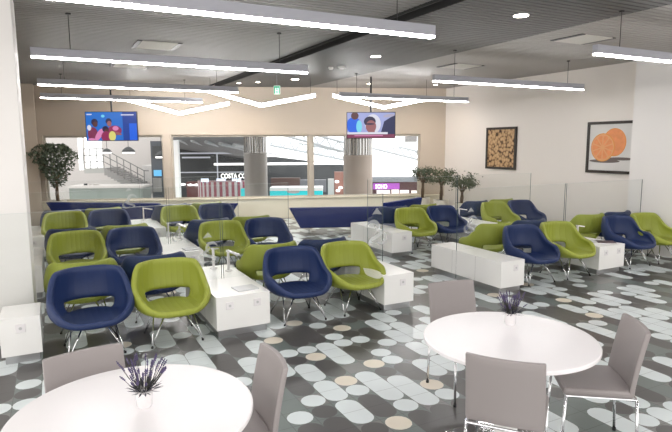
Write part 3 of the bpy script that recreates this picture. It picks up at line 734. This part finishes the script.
p_ = at(60, 144, 19); o = MB().box(-1, 6, -.1, .1, 3.6, 3.8).build('trim_7', Mh_grey); o.location = (p_.x, p_.y, 0); o.rotation_euler = (0, 0, YR); struct(o, 'beam carrying the dome lamps', 'beam')
ct = flat('hall_counter', 70, 143, 187.5, 203, 19.2, .9, mat('counter_glass', (.25, .29, .27), .3), 'long grey counter with pale top beyond the first window', 'counter')
MBt = MB().box(-.1, 2.75, -.08, .95, .54, .60); 
o = flat('worktop', 69, 144.5, 186.2, 188.2, 19.1, 1.1, Mh_white, parent=ct)
o.location = (-.03, -.1, at(100, 188.2, 19.1).z-ct.location.z); o.rotation_euler = (0, 0, 0)
for i, (x, w_) in enumerate(((84, 3.5), (89, 3), (93.5, 3), (97, 2.5))):
    a = at(x, 186.2, 19.5)
    tag(MB().box(0, w_*.033, 0, .12, 0, .09).build('counter_item', (Mh_dark if i == 0 else Mh_white)), ('dark box on the hall counter' if i == 0 else 'small white box on the hall counter, %s of three' % ('left', 'middle', 'right')[i-1]), 'box', 'small boxes on the hall counter')
    o = bpy.data.objects['counter_item'] if i == 0 else [q for q in bpy.data.objects if q.name.startswith('counter_item')][-1]
    o.location = a
for i, (x, w_) in enumerate(((47, 8), (62, 6))):
    pass
# middle bay: dark facade, beams, striped counter, sign
o = flat('wall_hall_dark', 160, 345, 148, 203, 36, .4, Mh_dark); struct(o, 'dark facade across the hall', 'wall')
flat('white_post', 174.5, 180, 140, 199, 18.5, .2, mat('post_white', (.85, .85, .85), .5, emit=(1, 1, 1), es=.25), 'white lit post at the left of the second window', 'post')
for i, (x0, x1, y, th, D) in enumerate(((180, 243, 153.2, 1.4, 30), (214, 300, 164, 2.0, 32), (180, 245, 172.3, .9, 33), (270, 345, 163.5, 2.2, 29), (182, 210, 157.5, 1.5, 31))):
    flat('light_bar', x0, x1, y-th/2, y+th/2, D, .08, Mh_lamp if i in (1, 3) else mat('bar_grey', (.5, .52, .55), .4, emit=(.5, .52, .6), es=.35), 'thin horizontal lit rail on dark hall facade, %s' % ('upper left', 'centre, bright', 'lower left', 'right of the first pillar, bright', 'short bluish one')[i], 'light bar', 'light bars on the hall facade')
flat('vertical_bar', 217.3, 218.3, 150, 182, 33, .06, MATS['bar_grey'], 'thin vertical rail on the dark hall facade', 'rail')
# roof with daylight
o = flat('ceiling_hall', 160, 425, 112, 137, 40, .2, Mh_steel); struct(o, 'pale roof edge of the hall', 'ceiling')
def slab(name, pts, th, m): # pts: four points
    d = Vector((0, 0, th)); return MB().hexa([p for p in pts], [p+d for p in pts]).build(name, m)
o = slab('ceiling_hall_roof', [at(172, 137, 17.5), at(262, 134, 17.5), at(262, 163, 39), at(172, 150, 39)], .1, mat('roof_grey', (.30, .30, .31), .6)); struct(o, 'grey sloping hall roof', 'ceiling')
for i in range(5):
    a = at(178+14*i, 139+1.5*i, 20); b = at(196+22*i, 148+2*i, 36)
    o = MB().tube([(0, 0, 0), b-a], .07, 6).build('roof_beam', Mh_steel); o.location = a
    tag(o, 'white slanting roof beam in the hall, %s of five' % ('leftmost', 'second from left', 'middle', 'second from right', 'rightmost')[i], 'beam', 'slanting roof beams left of the first pillar')
o = slab('ceiling_hall_glazed', [at(262, 128, 19), at(440, 128, 19), at(440, 181, 40), at(262, 160, 40)], .1, Mh_sky); struct(o, 'bright glazed roof of the hall', 'ceiling')
for i, (a, b, c, d) in enumerate((((270, 145, 24), (345, 160, 24), 2.2, 4), ((268, 131, 21), (345, 152, 21), 2.5, 5), ((372, 148, 24), (420, 160, 24), 2., 3))):
    P, Q = at(*a), at(*b); t = empty('roof_truss', P); tag(t, 'white lattice roof truss seen through the windows, %s' % ('lower, centre', 'upper, centre', 'right window')[i], 'truss', 'lattice roof trusses')
    h = Vector((0, 0, .35)); mb = MB().tube([(0, 0, 0), Q-P], .05, 6).tube([h, Q-P+h], .05, 6)
    n = 12
    for k in range(n): mb.tube([(Q-P)*(k/n)+(h if k % 2 else Vector((0,0,0))), (Q-P)*((k+1)/n)+(Vector((0,0,0)) if k % 2 else h)], .03, 5)
    mb.build('lattice', mat('truss_grey', (.55, .57, .6), .5), t)
# striped curved counter
cB = at(225, 200, 25); z1 = at(222, 182, 25).z-HF; t = empty('striped_counter', (cB.x, cB.y, HF), YR); tag(t, 'curved counter clad in red and white vertical stripes', 'counter')
mb = MB(); n = 60
def cpt(u, r=0): # rounded-front plan
    a = PI*(1-u); return Vector((math.cos(a)*(1.32-r), -math.sin(a)*(.55-r)+.4, 0))
for i in range(n):
    p, q = cpt(i/n), cpt((i+1)/n); p2, q2 = cpt(i/n, .1), cpt((i+1)/n, .1)
    mb.hexa([p, q, q2, p2], [p+Vector((0, 0, z1)), q+Vector((0, 0, z1)), q2+Vector((0, 0, z1)), p2+Vector((0, 0, z1))], i % 2 if (i//2) % 2 == 0 else (i+1) % 2)
mb.build('striped_cladding', [mat('stripe_red', (.42, .10, .14), .5), mat('stripe_white', (.75, .68, .70), .5)], t)
pts = [cpt(i/n) for i in range(n+1)]; MB().prism([(p.x, p.y) for p in pts], z1, z1+.05).build('countertop', mat('counter_rose', (.6, .4, .42), .4), t)
for i, (x0, x1) in enumerate(((201, 208.5), (216.5, 225.5), (232, 241))):
    o = flat('till_screen', x0, x1, 178.6, 182, 24.9, .05, mat('screen_pale', (.7, .75, .85), .4, emit=(.7, .75, .9), es=.8), 'pale till screen standing on the striped counter, %s of three' % ('left', 'middle', 'right')[i], 'screen', 'till screens on the striped counter')
    MB().box(.1, .14, .01, .03, -.05, .0).build('stand', Mh_dark, o)
def sign(text, px0, px1, py0, py1, D, m, label, extr=.03):
    cu = bpy.data.curves.new('lettering', 'FONT'); cu.body = text; cu.extrude = extr; cu.offset = .0
    o = bpy.data.objects.new('sign_letters', cu); COL.objects.link(o)
    dg = bpy.context.evaluated_depsgraph_get(); dg.update(); me = bpy.data.meshes.new_from_object(o.evaluated_get(dg)); bpy.data.objects.remove(o)
    o = bpy.data.objects.new('sign_letters', me); COL.objects.link(o); me.materials.clear(); me.materials.append(m)
    xs = [v.co.x for v in me.vertices]; ys = [v.co.y for v in me.vertices]
    a = at(px0, py1, D); b = at(px1, py1, D); h = at(px0, py0, D).z-a.z
    me.transform(Matrix.Translation((-min(xs), -min(ys), 0))); me.transform(Matrix.Diagonal(((b-a).xy.length/(max(xs)-min(xs)), h/(max(ys)-min(ys)), 1, 1)))
    o.location = a; o.rotation_euler = (PI/2, 0, YR); tag(o, label, 'sign'); return o
sign('COSTA CO', 221, 246, 173.6, 178.4, 30, Mh_lamp, 'white illuminated shop lettering above the striped counter')
for i, (x, y) in enumerate(((183, 185.5), (190.5, 186), (196.5, 186))):
    o = MB().lathe([(.02, 0), (.13, .02), (.16, .07), (.02, .12)], 12).build('glow_lamp', Mh_lamp); o.location = at(x, y, 28); tag(o, 'small glowing round lamp left of the striped counter, %s' % ('left', 'middle', 'right')[i], 'lamp', 'small glowing lamps in the hall')
flat('red_stall', 187, 200, 182, 199, 29, .6, mat('stall_red', (.22, .08, .08), .6), 'dim reddish stall left of the striped counter', 'stall')
# big pillars
def pillar(px, wpx, D, capy, label, m):
    c = at(px, 200, D); r = wpx/F*D/2; t = empty('hall_pillar', (c.x, c.y, HF), YR); tag(t, label, 'pillar', 'round hall pillars')
    z = at(px, capy, D).z-HF; top = at(px, 120, D).z-HF
    MB().lathe([(r, 0), (r, z)], 40).build('shaft', m, t, smooth='auto')
    MB().lathe([(r*.99, 0), (r*.99, top-z)], 40, (0, 0, z)).build('collar', mat('pillar_metal', (.32, .31, .30), .2, .9), t, smooth='auto')
    mb = MB()
    for k in range(10):
        a = -PI/2-.95+k*.21; mb.tube([(r*1.01*math.cos(a), r*1.01*math.sin(a), z+.02), (r*1.01*math.cos(a), r*1.01*math.sin(a), top)], .025, 6)
    mb.build('collar_rib', M_chrome, t)
pillar(256.5, 23, 19, 153, 'grey round hall pillar between the striped and turquoise counters', mat('pillar_grey', (.36, .33, .31), .35))
pillar(358, 29, 18.5, 155, 'beige round hall pillar below the right television', mat('pillar_beige', (.46, .38, .33), .35))
# turquoise counter
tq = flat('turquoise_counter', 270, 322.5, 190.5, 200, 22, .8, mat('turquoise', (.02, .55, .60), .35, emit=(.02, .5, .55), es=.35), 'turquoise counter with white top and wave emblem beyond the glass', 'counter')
o = flat('countertop', 270, 323, 187.5, 190.7, 21.95, .9, mat('counter_white', (.9, .92, .92), .3), parent=tq); o.location = (0, -.05, at(296, 190.7, 22).z-tq.location.z); o.rotation_euler = (0,0,0)
mb = MB(); mb.lathe([(.0, 0), (.22, 0), (.22, .006)], 20); o = mb.build('emblem', Mh_white, tq, M=Matrix.Translation((.95, 0, .10-HF)) @ Matrix.Rotation(PI/2, 4, 'X') @ Matrix.Diagonal((1.2, .35, 1, 1)))
flat('turquoise_box', 241, 245.5, 189, 199, 21, .4, MATS['turquoise'], 'small turquoise display box against the grey pillar', 'display box')
flat('brown_backdrop', 271, 300, 178, 190, 27, .3, mat('brown_stall', (.13, .08, .07), .6), 'brown shop backdrop behind the turquoise counter', 'stall')
flat('grey_kiosk', 300, 326, 180, 192, 27, .4, mat('kiosk_grey', (.20, .20, .22), .6), 'grey kiosk behind the turquoise counter', 'kiosk')
flat('white_kiosk_post', 328, 334, 179, 199, 24, .3, Mh_white, 'white post right of the turquoise counter', 'post')
flat('warm_stall', 334.5, 344, 172, 199, 27, .4, mat('stall_warm', (.3, .15, .12), .6), 'warm brown stall beside the beige pillar', 'stall')
for i, (x, y) in enumerate(((337, 183), (340.5, 189), (338, 192))):
    o = MB().lathe([(.02, 0), (.1, .03), (.1, .1), (.02, .13)], 10).build('stall_lamp', Mh_lamp); o.location = at(x, y, 26.8); tag(o, 'tiny glowing lamp on the warm brown stall, %s' % ('highest', 'middle', 'lowest')[i], 'lamp', 'tiny stall lamps')
# right bay
flat('bright_glazing', 368, 424, 128, 178, 41, .2, Mh_sky, 'bright daylight glazing behind the right window', 'glass panel')
flat('grey_fascia', 366, 424, 177, 182, 29, .4, mat('fascia_grey', (.26, .28, .31), .5), 'grey horizontal fascia above the pink shop', 'fascia')
sh = flat('shop', 366, 424, 182, 200, 29.7, .3, mat('shop_brown', (.14, .08, .08), .6), 'dim brown shop front beneath the grey fascia', 'shop')
flat('shop_sign_board', 373, 399.5, 183.2, 189.3, 29.25, .05, mat('sign_purple', (.25, .05, .3), .5, emit=(.35, .10, .45), es=.6), 'purple backlit shop sign board below the grey fascia', 'sign board')
sign('SOHO', 375.5, 387, 184.4, 188.6, 29.15, Mh_lamp, 'white lit lettering on the purple sign board')
for i, (x0, x1, y0, y1) in enumerate(((377, 390, 190.5, 195), (392, 399, 190, 197), (400.5, 409, 190.5, 196), (412, 417, 191, 196))):
    flat('shop_display', x0, x1, y0, y1, 28.8, .3, mat('display_warm%d' % (i % 2), (.7, .6, .55), .5, emit=((.7, .65, .6) if i % 2 else (.5, .45, .5)), es=.9), 'lit goods display in the shop below the purple sign, %s from the pillar' % ('first', 'second', 'third', 'last')[i], 'display', 'lit shop displays')
flat('hanging_unit', 405.5, 417, 134, 142, 20, .3, Mh_grey, 'grey unit hung at the top right of the window', 'ceiling unit')
